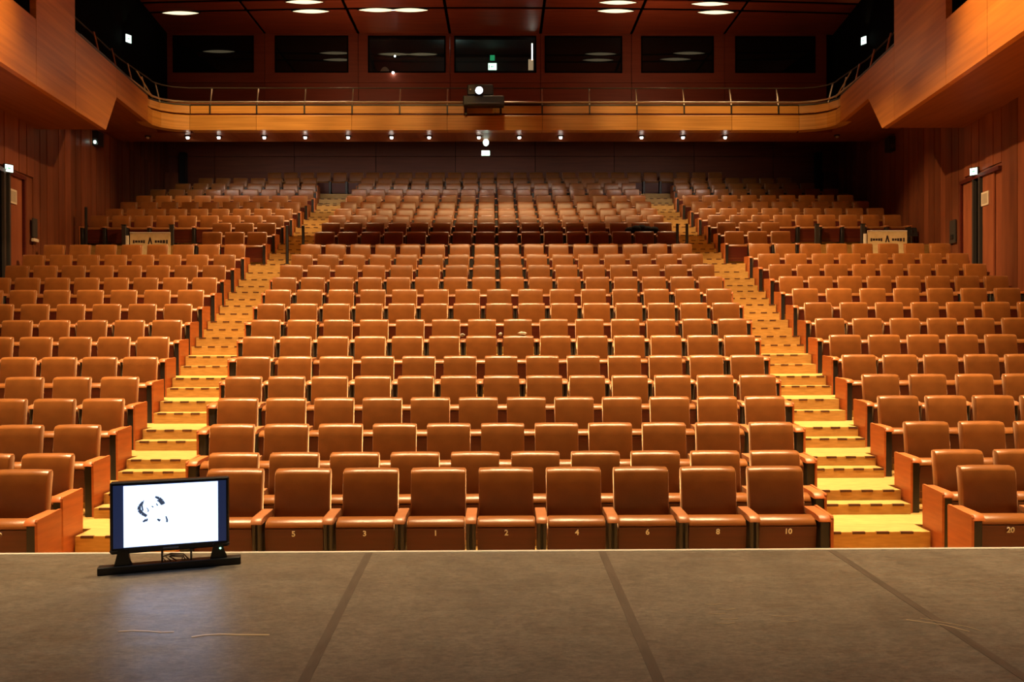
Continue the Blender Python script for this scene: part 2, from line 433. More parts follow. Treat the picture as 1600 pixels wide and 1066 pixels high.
# dark recessed columns at the far corners
for s in (-1, 1):
    x = -11.75 if s < 0 else 11.75
    MB().box(x - 0.45, x + 0.45, BW - 0.55, BW - 0.3, 6.2, 7.7).build('corner_panel', M_wall, wb)
    MB().box(x - s * 0.62 - 0.1, x - s * 0.62 + 0.1, BW - 0.6, BW - 0.35, 6.0, 8.4).build('corner_slot', M_black, wb)

# upper back wall with seven control room windows
WX = [(-11.62, -8.80), (-8.02, -5.46), (-4.73, -2.01), (-1.67, 1.21), (1.55, 4.27), (4.98, 7.54), (8.34, 11.17)]
WZ0, WZ1 = 11.35, 12.62
uw = empty('wall_upper', (0, BW, 9.3)); tag(uw, kind='structure')
def upper(x0, x1, z0, z1, name='panel', mt=None):
    MB().box(x0, x1, -0.06, 0.0, z0 - 9.3, z1 - 9.3).build(name, mt or M_wallup, uw)
M_wallup = varied('upper_wall_wood', (0.24, 0.045, 0.018), (0.29, 0.058, 0.023), 0.5, (0.8, 6, 12), 6, 0, 60, 0.08)
ed = [-11.93, -8.40, -5.09, -1.84, 1.38, 4.62, 7.94, 11.6]
ed[-1] = 11.60
for k in range(7):
    a, b = ed[k], ed[k + 1]; wx0, wx1 = WX[k]
    upper(a + 0.008, b - 0.008, 10.98, WZ0); upper(a + 0.008, b - 0.008, 9.3, 10.965)
    upper(a + 0.008, wx0, WZ0, CEIL); upper(wx1, b - 0.008, WZ0, CEIL); upper(wx0, wx1, WZ1, CEIL)
# see-through glass for the two lit booth windows, dark reflecting glass for the others
def pane_mat():
    m = bpy.data.materials.new('clear_glass'); m.use_nodes = True; nt = m.node_tree; nt.nodes.clear()
    o = nt.nodes.new('ShaderNodeOutputMaterial'); mx = nt.nodes.new('ShaderNodeMixShader')
    t = nt.nodes.new('ShaderNodeBsdfTransparent'); t.inputs[0].default_value = (0.75, 0.8, 0.78, 1)
    g = nt.nodes.new('ShaderNodeBsdfGlossy'); g.inputs['Roughness'].default_value = 0.02
    f = nt.nodes.new('ShaderNodeFresnel'); f.inputs[0].default_value = 1.5
    nt.links.new(f.outputs[0], mx.inputs[0]); nt.links.new(t.outputs[0], mx.inputs[1]); nt.links.new(g.outputs[0], mx.inputs[2])
    nt.links.new(mx.outputs[0], o.inputs[0]); return m
M_pane = pane_mat()
for k, (a, b) in enumerate(WX):
    wn = MB()
    for q in ((a - 0.02, a + 0.03, WZ0 - .02, WZ1 + .02), (b - 0.03, b + 0.02, WZ0 - .02, WZ1 + .02), (a, b, WZ0 - 0.02, WZ0 + 0.03), (a, b, WZ1 - 0.03, WZ1 + 0.02)):
        wn.box(q[0], q[1], BW - 0.075, BW - 0.045, q[2], q[3])
    wo = wn.build('window_%d' % (k + 1), M_dark); tag(wo, kind='structure')
    MB().box(a + 0.03, b - 0.03, BW - 0.056, BW - 0.048, WZ0 + 0.03, WZ1 - 0.03).build('pane', M_pane if k in (2, 3) else M_glass, wo)

# control room behind windows 3 and 4
cr = MB()
cr.box(-5.0, 1.5, BW + 3.0, BW + 3.1, 10.4, 12.9); cr.box(-5.1, -5.0, BW + 0.3, BW + 3.1, 10.4, 12.9)
cr.box(1.5, 1.6, BW + 0.3, BW + 3.1, 10.4, 12.9); cr.box(-5.1, 1.6, BW + 0.3, BW + 3.1, 10.35, 10.4); cr.box(-5.1, 1.6, BW + 0.3, BW + 3.1, 12.9, 12.95)
room = cr.build('wall_control_room', mat('booth_wall', (0.05, 0.055, 0.055), 0.7)); tag(room, kind='structure')
# (the back wall is opened behind the two clear windows)
cri = MB()
cri.box(-4.6, -3.9, BW + 0.9, BW + 1.3, 10.4, 11.5)
l = bpy.data.lights.new('booth_fill', 'POINT'); l.energy = 9; l.color = (0.8, 1.0, 0.9); l.shadow_soft_size = 0.1  # unseen point light added to brighten the booth interior
lo = bpy.data.objects.new('booth_fill', l); lo.location = (-1.8, BW + 1.0, 12.6); COL.objects.link(lo)
desk = MB().box(-4.7, 1.3, BW + 0.5, BW + 1.1, 11.15, 11.25).build('control_desk', M_black)
tag(desk, 'long dark desk behind the two clear control room windows', 'desk')
t = empty('office_chair', (-4.35, BW + 1.35, 10.42)); tag(t, 'chair with a pale rounded back behind the third control room window', 'chair')
MB().ball((0, 0, 1.22), 0.20, 0.05, 0.36).build('backrest', M_paper, t)
MB().tube([(0, 0.04, 0.0), (0, 0.04, 0.95)], 0.04).build('pole', M_black, t)
for x, wd, lab in ((-2.55, 0.36, 'small dark monitor right of the pale chair in the control room'), (-3.4, 0.28, 'low grey mixer console beside the pale chair in the control room'), (-0.2, 0.5, 'dark equipment rack on the desk behind the fourth control room window')):
    t = empty('monitor' if wd == 0.36 else 'console', (x, BW + 0.7, 11.25)); tag(t, lab, 'equipment')
    h = 0.34 if wd == 0.36 else 0.12
    MB().cbox(-wd, wd, 0, 0.05, 0.06, 0.06 + h, 0.01).build('casing', M_black if wd == 0.36 else M_charcoal, t)
    MB().cbox(-wd, wd, -0.012, 0.0, 0.06 + h - 0.012, 0.06 + h, 0.002).build('edge_trim', M_charcoal, t)
    MB().box(-0.05, 0.05, 0.0, 0.05, 0.0, 0.06).build('stand', M_black, t)
def small_light(x, z, lab, r=0.035, y=BW + 0.4):
    t = empty('indicator_lamp', (x, y, z)); tag(t, lab, 'lamp')
    MB().ball((0, 0, 0), r, r, r, 8, 6).build('bulb', M_dl, t)
    MB().tube([(0, 0, r * 0.8), (0, 0, r + 0.06)], 0.008, 6).build('stem', M_black, t)
small_light(-3.85, 12.07, 'tiny white lamp inside the third control room window')
small_light(-3.85, 11.30, 'tiny white lamp just below the third control room window', 0.045, BW - 0.15)
t = empty('strip_light', (1.12, BW + 0.45, 11.5)); tag(t, 'upright fluorescent strip at the right edge of the fourth control room window', 'light')
MB().box(-0.04, 0.0, 0, 0.04, 0.45, 1.05).build('tube', M_dl, t)
MB().box(-0.16, 0.02, 0.0, 0.05, 0.1, 0.48).build('lit_panel', mat('warm_lit_panel', (0.6, 0.35, 0.2), 0.5, emit=(1, 0.62, 0.36), estr=0.55), t)
MB().box(-0.95, 0.06, -0.10, -0.02, -0.10, -0.05).build('lit_ledge', M_paper, t)

# exit signs -------------------------------------------------------------
def exit_sign(loc, rz, wd, h, lab, figure=True, glow=M_exit):
    t = empty('exit_sign', loc, rz); tag(t, lab, 'exit sign', 'illuminated exit signs')
    MB().cbox(-wd / 2, wd / 2, 0.0, 0.06, -h / 2, h / 2, 0.008).build('casing', M_black, t)
    MB().box(-wd / 2 + 0.02, wd / 2 - 0.02, -0.006, 0.0, -h / 2 + 0.02, h / 2 - 0.02).build('lit_panel', glow, t)
    g = MB()
    a = h * 0.22
    g.box(-wd * 0.36, -wd * 0.30, -0.009, -0.006, -a, a)                       # doorway
    g.box(-wd * 0.08, wd * 0.16, -0.009, -0.006, -0.012, 0.012)               # arrow shaft
    g.prism([(-wd * 0.16, -0.009, 0), (-wd * 0.06, -0.009, a * 0.7), (-wd * 0.06, -0.009, -a * 0.7)], (0, 0.003, 0))
    if figure: g.build('symbol', M_green, t)
    return t
exit_sign((-0.48, 24.45, 7.34), 0, 0.27, 0.18, 'lit exit sign hanging under the middle of the balcony')
for dx in (-0.15, 0.15):
    pass
t = empty('soffit_reflection', (-0.47, 24.40, 7.64)); tag(t, 'round greenish soffit reflection built as a globe above the middle exit sign', 'lamp')
MB().ball((0, 0, 0), 0.085, 0.06, 0.105, 12, 8).build('globe', M_exit, t)  # glowing globe stands in for a light reflection on the soffit
MB().tube([(0, 0, 0.09), (0, 0, 0.15)], 0.04, 10).build('mount', M_black, t)
exit_sign((-0.36, BW + 2.2, 12.28), 0, 0.36, 0.30, 'green exit sign glowing inside the fourth control room window')
t = empty('sign_reflection_plate', (-0.36, BW + 2.2, 12.62)); tag(t, 'small green glowing plate as a reflection above the control room exit sign', 'sign')
MB().cbox(-0.09, 0.09, 0, 0.03, -0.1, 0.1, 0.005).build('plate', M_green, t)  # glowing plate stands in for a reflection of the exit sign

# ------------------------------------------------------------------ ceiling with recessed joints
ce = MB().box(-12.6, 12.6, 4.0, BW + 0.3, CEIL + 0.25, CEIL + 0.35).build('ceiling', M_dark); tag(ce, kind='structure')
cx = [-12.3, -8.40 - 3.3 + 0.0] ; cx = [-12.3, -8.40, -5.09, -1.84, 1.38, 4.62, 7.94, 12.3]
cy = [6.0, 9.4, 12.8, 16.0, 19.0, 21.6, 24.0, 26.55, 27.35, BW + 0.02]
for j in range(len(cy) - 1):
    for i in range(len(cx) - 1):
        n = 4; lo = []; hi = []
        for k in range(n + 1):
            x = cx[i] + 0.05 + (cx[i + 1] - cx[i] - 0.10) * k / n
            b0 = 0.0033 * x * x if j > 0 else 0; b1 = 0.0033 * x * x if j < len(cy) - 2 else 0
            lo.append((x, cy[j] + 0.10 + b0, CEIL)); hi.append((x, cy[j + 1] - (0.10 if j < len(cy) - 2 else 0) + b1, CEIL))
        MB().prism(lo + hi[::-1], (0, 0, 0.03)).build('ceiling_panel', M_ceil, ce)
CLP = [(-10.65, 27.78), (-6.30, 27.62), (-4.10, 27.50), (-3.03, 27.50), (3.77, 27.55), (7.12, 27.65), (-6.33, 26.85), (3.75, 26.85), (6.75, 26.95)]
def lens(rx, ry, z, h):
    n = 12; P_ = [(-rx + 2 * rx * k / n, -ry * (1 - (2 * k / n - 1) ** 2), z) for k in range(n + 1)] + [(rx - 2 * rx * k / n, ry * (1 - (2 * k / n - 1) ** 2), z) for k in range(1, n)]
    return MB().prism(P_, (0, 0, -h))
for k, (x, y) in enumerate(CLP):
    t = empty('ceiling_lamp', (x, y, CEIL))
    where = ['far left of the back ceiling joint', 'back joint above the second window', 'back joint above the third window, left one of a pair', 'back joint above the third window, right one of a pair',
             'back joint above the fifth window', 'back joint above the sixth window', 'front joint above the second window', 'front joint above the fifth window', 'front joint above the sixth window'][k]
    tag(t, 'warm oval ceiling lamp, ' + where, 'ceiling light', 'warm lamps in the ceiling joints')
    lens(0.66, 0.19, 0.02, 0.026).build('bezel', M_black, t)
    lens(0.60, 0.15, -0.0065, 0.004).build('diffuser', M_lamp, t)

# unseen bridge and bulkhead added over the stalls (they shade rows fifteen and sixteen and the rows under the balcony)
lb = MB().box(-9.6, 9.6, 12.42, 12.58, 9.93, 10.50).build('shade_bridge', M_black)
tag(lb, 'unseen black bridge added high over the stalls to shade the middle rows', 'bridge', kind='structure')
for x in (-8.0, 0.0, 8.0):
    MB().tube([(x, 12.5, 10.5), (x, 12.5, CEIL)], 0.03).build('hanger', M_black, lb)
bh = MB().box(-10.5, 10.5, 12.42, 12.62, 11.05, CEIL).build('shade_bulkhead', M_ceil); tag(bh, kind='structure')

# ------------------------------------------------------------------ balcony
LPATH = [(-9.47, 22.4), (-9.49, 22.72), (-9.36, 23.0), (-9.10, 23.2), (-8.70, 23.3)]
RPATH = [(8.35, 23.3), (8.75, 23.2), (9.01, 23.0), (9.14, 22.72), (9.13, 22.4)]
def sweep(mb, pts, prof, m=0):
    # prof: (offset towards the inside of the balcony, z); pts run left to right seen from the stage
    P = [Vector((p[0], p[1], 0)) for p in pts]; rings = []
    for i, p in enumerate(P):
        a = P[max(i - 1, 0)]; b = P[min(i + 1, len(P) - 1)]
        d = (b - a).normalized(); nrm = Vector((-d.y, d.x, 0))
        rings.append([(p.x + nrm.x * o, p.y + nrm.y * o, z) for o, z in prof])
    n = len(prof); vs = [q for r in rings for q in r]; fs = [tuple(range(n)), tuple((len(P) - 1) * n + k for k in range(n - 1, -1, -1))]
    for i in range(len(P) - 1):
        for k in range(n): fs.append((i * n + k, (i + 1) * n + k, (i + 1) * n + (k + 1) % n, i * n + (k + 1) % n))
    return mb.add(vs, fs, m)
LOW = [(0, 7.73), (0.0, 8.12), (0.02, 8.15), (0.30, 8.15), (0.30, 7.73)]
UPP = [(0.07, 8.215), (0.07, 8.41), (0.09, 8.43), (0.30, 8.43), (0.30, 8.215)]
bal = MB().box(-8.7, 8.35, 23.42, 23.60, 7.75, 8.38).build('balcony_front', M_soffit)
tag(bal, 'curved orange wood balcony front across the back of the hall', 'balcony', kind='structure')
MB().box(-8.7, 8.35, 23.40, 23.42, 8.15, 8.215).build('recess', M_seatwood, bal)  # dark strip puts the ledge shadow into the groove's colour
posts = [-6.85 + 1.33 * k for k in range(12)]
joints = [-8.70] + [p for p in posts[::2]] + [8.35]
for a, b in zip(joints[:-1], joints[1:]):
    sweep(MB(), [(a + 0.006, 23.3), (b - 0.006, 23.3)], LOW).build('lower_panel', M_fascia, bal)
j2 = [-8.70] + posts + [8.35]
for a, b in zip(j2[:-1], j2[1:]):
    if b - a < 0.05: continue
    sweep(MB(), [(a + 0.006, 23.3), (b - 0.006, 23.3)], UPP).build('upper_panel', M_fascia, bal)
for path in (LPATH, RPATH):
    sweep(MB(), path, LOW).build('lower_panel', M_fascia, bal)
    sweep(MB(), path, UPP).build('upper_panel', M_fascia, bal)
    sweep(MB(), path, [(0.16, 8.15), (0.16, 8.215), (0.30, 8.215), (0.30, 8.15)]).build('recess', M_seatwood, bal)  # same dark ledge-shadow strip around the curved corners
# black capping, soffit beam, slab
sweep(MB(), LPATH + RPATH, [(0.08, 8.435), (0.08, 8.475), (0.32, 8.475), (0.32, 8.435)]).build('capping', M_black, bal)
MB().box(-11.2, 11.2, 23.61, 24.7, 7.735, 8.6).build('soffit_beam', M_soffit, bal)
MB().hexa([(-11.9, 24.7, 8.5), (11.9, 24.7, 8.5), (11.9, BW, 9.2), (-11.9, BW, 9.2), (-11.9, 24.7, 8.6), (11.9, 24.7, 8.6), (11.9, BW, 9.3), (-11.9, BW, 9.3)]).build('balcony_floor', M_dark, bal)

# railing: two steel rails and leaning posts
def rail_pts(off, z):
    pts = []
    for y in (18.2, 19.6, 21.0): pts.append((boxx(y, -1) - off, y, z))
    for x, y in LPATH: pts.append((x - off * 0.3, y + off * 0.8, z))
    for x, y in RPATH: pts.append((x + off * 0.3, y + off * 0.8, z))
    for y in (21.0, 19.6, 18.4): pts.append((boxx(y, 1) + off, y, z))
    return pts
rl = empty('balcony_railing', (0, 23.4, 8.43)); tag(rl, 'slim steel railing with short posts along the balcony edge', 'railing')
def rb(mb, name, mt=M_steel):
    mb.v = [(p[0], p[1] - 23.4, p[2] - 8.43) for p in mb.v]
    return mb.build(name, mt, rl)
rb(MB().tube(rail_pts(0.10, 8.53), 0.030, 8), 'lower_rail')
rb(MB().tube(rail_pts(0.26, 8.96), 0.018, 8), 'top_rail', M_charcoal)
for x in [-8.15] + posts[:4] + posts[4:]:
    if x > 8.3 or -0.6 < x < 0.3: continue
    rb(MB().tube([(x, 23.38, 8.45), (x, 23.46, 8.75), (x, 23.54, 8.96)], 0.022, 6), 'post')
    rb(MB().box(x - 0.02, x + 0.02, 23.34, 23.372, 8.20, 8.44), 'bracket', M_black)  # dark bar stands in for the post's shadow on the upper band
for s, path in ((-1, LPATH), (1, RPATH)):
    pp = [(path[2][0], path[2][1])] + [(boxx(y, s), y) for y in (22.4, 21.3, 20.2, 19.1)]
    for x, y in pp:
        rb(MB().tube([(x + s * 0.05, y + 0.04, 8.43), (x + s * 0.20, y + 0.1, 8.96)], 0.022, 6), 'post')
    x, y = boxx(22.3, s), 22.3
    rb(MB().tube([(x + s * 0.05, y + 0.5, 8.5), (x + s * 0.12, y - 0.35, 8.96)], 0.018, 6), 'brace')

# projector on the balcony edge
t = empty('projector', (-0.655, 23.06, 8.30)); tag(t, 'black projector with a glaring bluish lens on the balcony edge', 'projector')
MB().cbox(-0.42, 0.72, -0.12, 0.19, 0.02, 0.30, 0.03).build('cradle', M_black, t)
MB().cbox(-0.30, 0.42, -0.08, 0.24, 0.31, 0.62, 0.03).build('housing', M_black, t)
MB().tube([(0.03, -0.16, 0.42), (0.03, -0.06, 0.42)], 0.115, 16).build('lens_barrel', M_charcoal, t)
MB().tube([(0.03, -0.175, 0.42), (0.03, -0.161, 0.42)], 0.095, 16).build('lens', M_proj, t)
MB().ball((-0.21, -0.09, 0.45), 0.03, 0.03, 0.03, 8, 6).build('sensor', M_steel, t)
MB().cbox(-0.3, 0.6, -0.13, -0.121, 0.06, 0.10, 0.002).build('vent', M_charcoal, t)
for x in (-0.35, 0.62):
    MB().box(x - 0.03, x + 0.03, 0.14, 0.19, -0.16, 0.02).build('hook', M_black, t)

# downlights in the balcony soffit
DLX = [297, 345, 415.5, 479, 545.5, 613, 671.5, 749, 812, 876.5, 1003, 1068, 1134]
ORD = ['first', 'second', 'third', 'fourth', 'fifth', 'sixth', 'seventh', 'eighth', 'ninth', 'tenth', 'eleventh', 'twelfth', 'thirteenth', 'fourteenth', 'fifteenth', 'sixteenth']
dpos = [((p - 785) / 1300 * 24.0, 24.0) for p in DLX]
for k, (x, y) in enumerate(dpos):
    t = empty('downlight', (x, y, 7.735)); tag(t, 'small round white downlight under the balcony, %s from the left' % ORD[k], 'downlight', 'downlights under the balcony')
    MB().tube([(0, 0, 0), (0, 0, -0.035)], 0.085, 14).build('collar', M_black, t)
    MB().ball((0, -0.01, -0.055), 0.047, 0.047, 0.040, 10, 6).build('bulb', M_dl, t)
    spot((x, y + 0.02, 7.60), (x * 1.02, 26.6, 6.0), 44, 110, 0.8, (1.0, 0.86, 0.72), 0.05)
for s, x, y in ((-1, -10.15, 24.0), (1, 9.65, 23.9)):
    t = empty('downlight', (x, y, 7.735)); tag(t, 'dim unlit-looking downlight in the %s corner under the balcony' % ('left' if s < 0 else 'right'), 'downlight', 'downlights under the balcony')
    MB().tube([(0, 0, 0), (0, 0, -0.035)], 0.085, 14).build('collar', M_black, t)
    MB().ball((0, -0.01, -0.05), 0.045, 0.045, 0.04, 10, 6).build('bulb', M_paper, t)

# ------------------------------------------------------------------ side boxes
def side_box(s):
    side = 'left' if s < 0 else 'right'
    e1 = 17.7 if s < 0 else 18.5      # end of the full height face
    n0, n1 = (19.4, 20.1) if s < 0 else (19.25, 20.2)
    ya = 15.9 if s < 0 else 15.83
    root = empty('side_box_' + side, (boxx(16, s), 16.0, 6.75)); tag(root, kind='structure')
    def face(poly, name, mt=M_box, th=0.12):
        pts = [(boxx(y, s), y, z) for y, z in poly]
        mb = MB().prism(pts, (s * th, 0, 0)); mb.v = [(p[0] - boxx(16, s), p[1] - 16.0, p[2] - 6.75) for p in mb.v]
        return mb.build(name, mt, root)
    g = 0.006
    ys = [6.0, 9.0, 11.8, 14.2, ya]
    for a, b in zip(ys[:-1], ys[1:]):
        face([(a + g, 6.75), (b - g, 6.75), (b - g, 8.0), (a + g, 8.0)], 'lower_panel')
        face([(a + g, 11.4), (b - g, 11.4), (b - g, CEIL), (a + g, CEIL)], 'upper_panel')
    face([(ya + g, 6.75), (e1 - g, 6.76), (e1 - g, CEIL), (ya + g, CEIL)], 'tall_panel')
    face([(e1 + g, 6.76), (n0, 6.77), (n1, 7.73), (n1, 8.42), (e1 + g, 8.42)], 'corner_panel')
    face([(n1 + g, 7.73), (22.4, 7.73), (22.4, 8.42), (n1 + g, 8.42)], 'parapet_panel')
    face([(e1, 8.425), (22.4, 8.425), (22.4, 8.47), (e1, 8.47)], 'capping', M_black, 0.22)
    def slab(y0, y1, z0, z1, name, mt=M_soffit, t_=0.06):
        mb = MB().hexa([(boxx(y0, s) + s * 0.12, y0, z0), (boxx(y1, s) + s * 0.12, y1, z1), (wallx(y1, s), y1, z1), (wallx(y0, s), y0, z0),
                        (boxx(y0, s) + s * 0.12, y0, z0 + t_), (boxx(y1, s) + s * 0.12, y1, z1 + t_), (wallx(y1, s), y1, z1 + t_), (wallx(y0, s), y0, z0 + t_)])
        mb.v = [(p[0] - boxx(16, s), p[1] - 16.0, p[2] - 6.75) for p in mb.v]
        return mb.build(name, mt, root)
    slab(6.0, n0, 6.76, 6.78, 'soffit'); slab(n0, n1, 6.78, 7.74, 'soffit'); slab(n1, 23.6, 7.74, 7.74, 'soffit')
    # lining of the loge opening and dark outer wall of the gallery
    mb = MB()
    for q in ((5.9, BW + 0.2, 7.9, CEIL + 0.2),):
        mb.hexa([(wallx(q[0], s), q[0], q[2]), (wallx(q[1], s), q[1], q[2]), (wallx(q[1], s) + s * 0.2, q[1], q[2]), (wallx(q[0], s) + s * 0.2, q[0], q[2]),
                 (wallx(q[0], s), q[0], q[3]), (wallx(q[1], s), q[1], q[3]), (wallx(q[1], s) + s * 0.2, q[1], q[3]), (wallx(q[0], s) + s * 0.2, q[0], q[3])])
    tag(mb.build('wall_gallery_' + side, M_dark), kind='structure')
for s in (-1, 1): side_box(s)

exit_sign((wallx(25.3, -1) + 0.12, 25.3, 10.98), math.radians(60), 0.22, 0.27, 'lit exit sign on the dark wall of the left gallery')
exit_sign((wallx(26.0, 1) - 0.12, 26.0, 11.2), math.radians(-60), 0.22, 0.27, 'lit exit sign on the dark wall of the right gallery')
for s, y, z, n in ((-1, 25.3, 11.15, 'left'), (1, 26.0, 11.36, 'right')):
    l = bpy.data.lights.new('sign_spill', 'SPOT'); l.energy = 6; l.color = (0.5, 1.0, 0.45) if s < 0 else (0.95, 1.0, 0.5); l.spot_size = 1.2; l.shadow_soft_size = 0.03
    lo = bpy.data.objects.new('sign_spill', l); lo.location = (wallx(y, s) - s * 0.25, y, z); lo.rotation_euler = (PI, 0, 0); COL.objects.link(lo)

# ------------------------------------------------------------------ seats
LEA = (M_leather,)
def backrest_mesh():
    prof = [(-0.022, 0.400), (-0.032, 0.50), (-0.030, 0.62), (-0.018, 0.76), (-0.006, 0.846), (-0.001, 0.857), (0.010, 0.869), (0.026, 0.880), (0.078, 0.885), (0.088, 0.872), (0.090, 0.85), (0.078, 0.76), (0.045, 0.55), (0.020, 0.395)]
    return MB().loft_x(prof, [(-0.226, 0.014), (-0.223, 0.005), (-0.214, 0.0), (-0.10, -0.004), (0.10, -0.004), (0.214, 0.0), (0.223, 0.005), (0.226, 0.014)]).mesh('backrest', M_leather)
def shell_mesh():
    prof = [(0.026, 0.40), (0.050, 0.55), (0.083, 0.76), (0.094, 0.85), (0.106, 0.85), (0.096, 0.76), (0.064, 0.55), (0.040, 0.40)]
    return MB().loft_x(prof, [(-0.215, 0), (0.215, 0)]).mesh('back_shell', M_seatwood)
def cushion_mesh():
    prof = [(-0.235, 0.165), (-0.262, 0.20), (-0.282, 0.462), (-0.298, 0.474), (-0.298, 0.488), (-0.268, 0.522), (-0.195, 0.538), (-0.150, 0.528), (-0.128, 0.49), (-0.130, 0.24), (-0.165, 0.170)]
    return MB().loft_x(prof, [(-0.229, 0.016), (-0.225, 0.006), (-0.212, 0.0), (0.212, 0.0), (0.225, 0.006), (0.229, 0.016)]).mesh('seat', M_leather)
def panel_mesh():
    return MB().hexa([(-0.229, -0.252, 0.13), (0.229, -0.252, 0.13), (0.229, -0.238, 0.13), (-0.229, -0.238, 0.13),
                      (-0.229, -0.298, 0.462), (0.229, -0.298, 0.462), (0.229, -0.282, 0.462), (-0.229, -0.282, 0.462)]).mesh('seat_panel', M_seatwood)
def arm_mesh():
    prof = [(-0.355, 0.508), (-0.366, 0.514), (-0.362, 0.526), (-0.335, 0.550), (-0.29, 0.560), (-0.01, 0.566), (0.0, 0.552), (0.0, 0.520), (-0.02, 0.515)]
    return MB().loft_x(prof, [(-0.043, 0.008), (-0.037, 0.0), (0.037, 0.0), (0.043, 0.008)]).mesh('armrest', M_arm)
def armwood_mesh():
    prof = [(-0.355, 0.508), (-0.366, 0.514), (-0.362, 0.526), (-0.335, 0.550), (-0.29, 0.560), (-0.01, 0.566), (0.0, 0.552), (0.0, 0.520), (-0.02, 0.515)]
    return MB().loft_x(prof, [(-0.052, 0.008), (-0.046, 0.0), (0.046, 0.0), (0.052, 0.008)]).mesh('armrest', M_endwood)
def stand_mesh(kind):
    mb = MB()
    if kind == 'black':
        mb.cbox(-0.030, 0.030, -0.315, -0.02, 0.0, 0.507, 0.006, 1)
        mb.tube([(-0.022, -0.325, 0.0), (-0.022, -0.325, 0.507)], 0.014, 8, 0); mb.tube([(0.022, -0.325, 0.0), (0.022, -0.325, 0.507)], 0.014, 8, 0)
        return mb.mesh('standard', [M_charcoal, M_black])
    mb.cbox(-0.036, 0.036, -0.335, -0.02, 0.0, 0.507, 0.006, 0)
    return mb.mesh('standard', [M_standred])
def endboard_mesh(s):
    # s: side of the aisle (+1 board on +x side)
    x0, x1 = (0.038, 0.060) if s > 0 else (-0.060, -0.038)
    poly = [(x0, -0.352, 0.0), (x0, -0.360, 0.540), (x0, -0.350, 0.556), (x0, -0.01, 0.575), (x0, 0.0, 0.565), (x0, -0.01, 0.0)]
    return MB().prism(poly, (x1 - x0, 0, 0)).mesh('end_board', M_endwood)
ME = dict(back=backrest_mesh(), shell=shell_mesh(), seat=cushion_mesh(), panel=panel_mesh(), arm=arm_mesh(), armw=armwood_mesh(),
          black=stand_mesh('black'), red=stand_mesh('red'), endl=endboard_mesh(-1), endr=endboard_mesh(1))
def endstand_mesh():
    return MB().cbox(-0.037, 0.037, -0.345, -0.02, 0.0, 0.507, 0.006).mesh('end_standard', M_black)
ME['endstand'] = endstand_mesh()

def number_mesh(txt):
    cu = bpy.data.curves.new('seat_number', 'FONT'); cu.body = txt; cu.size = 0.062; cu.offset = 0.0016; cu.align_x = 'CENTER'; cu.extrude = 0.001
    o = bpy.data.objects.new('tmp', cu); COL.objects.link(o)
    dg = bpy.context.evaluated_depsgraph_get()
    me = bpy.data.meshes.new_from_object(o.evaluated_get(dg)); me.name = 'seat_number'
    me.materials.clear(); me.materials.append(M_number)
    bpy.data.objects.remove(o, do_unlink=True)
    return me

CARD = ['zero', 'one', 'two', 'three', 'four', 'five', 'six', 'seven', 'eight', 'nine', 'ten', 'eleven', 'twelve', 'thirteen', 'fourteen', 'fifteen', 'sixteen']
BLACKROWS = {0, 5, 7, 9}
def tilt_panel(par):
    return par
def make_seat(row, x, Y, z, pitch, label, left, right, number=None):
    # left/right: None, 'std' or 'end' = what closes the seat on that side
    r = empty('theatre_seat', (x, Y, z)); tag(r, label, 'seat', 'leather tip-up seats in rows')
    obj('backrest', ME['back'], r); obj('back_shell', ME['shell'], r)
    st = obj('seat', ME['seat'], r)
    pn = obj('seat_panel', ME['panel'], st)
    if number:
        nm = obj('seat_number', number_mesh(number), st, (0, -0.2985, 0.405)); nm.rotation_euler = (PI / 2 + 0.136, 0, 0)
    kind = 'black'
    for side, k in ((-1, left), (1, right)):
        if not k: continue
        dx = side * pitch / 2
        if k == 'std':
            obj('armrest', ME['arm'], r, (dx, 0, 0)); obj('standard', ME[kind], r, (dx, 0, 0))
        else:
            obj('armrest', ME['armw'], r, (dx, 0, 0)); obj('standard', ME['endstand'], r, (dx, 0, 0))
            obj('end_board', ME['endl' if side < 0 else 'endr'], r, (dx, 0, 0))
    return r

NUM_C = ['', '5', '3', '1', '2', '4', '6', '8', '10']
stuff = MB(); stuff_mats = [M_leather, M_seatwood, M_arm, M_black, M_charcoal, M_endwood, M_standred]
def lite(x, Y, z, pitch, left, right, row):
    def put(me, slot, dx=0.0):
        off = len(stuff.v)
        stuff.v += [(v.co.x + x + dx, v.co.y + Y, v.co.z + z) for v in me.vertices]
        for p in me.polygons:
            stuff.f.append(tuple(i + off for i in p.vertices)); stuff.m.append(slot); stuff.sm.append(p.use_smooth)
    put(ME['back'], 0); put(ME['shell'], 1); put(ME['seat'], 0); put(ME['panel'], 1)
    for side, k in ((-1, left), (1, right)):
        if not k: continue
        dx = side * pitch / 2
        if k == 'std': put(ME['arm'], 2, dx); put(ME['endstand'], 3, dx)
        else:
            put(ME['arm'], 2, dx); put(ME['endstand'], 3, dx); put(ME['endl' if side < 0 else 'endr'], 5, dx)

def seat_label(row, block, k, n, extra=''):
    if block == 'centre':
        if k == 0: pos = 'leftmost'
        elif k == n - 1: pos = 'rightmost'
        elif k < n / 2: pos = '%s from left aisle' % ORD[k]
        else: pos = '%s from right aisle' % ORD[n - 1 - k]
    else:
        pos = 'on the aisle' if k == 0 else '%s from the aisle' % ORD[k]
    rn = 'front row' if row == 0 else 'row %s' % CARD[row + 1]
    return 'tan leather tip-up seat, %s of %s block, %s' % (rn, block, pos)

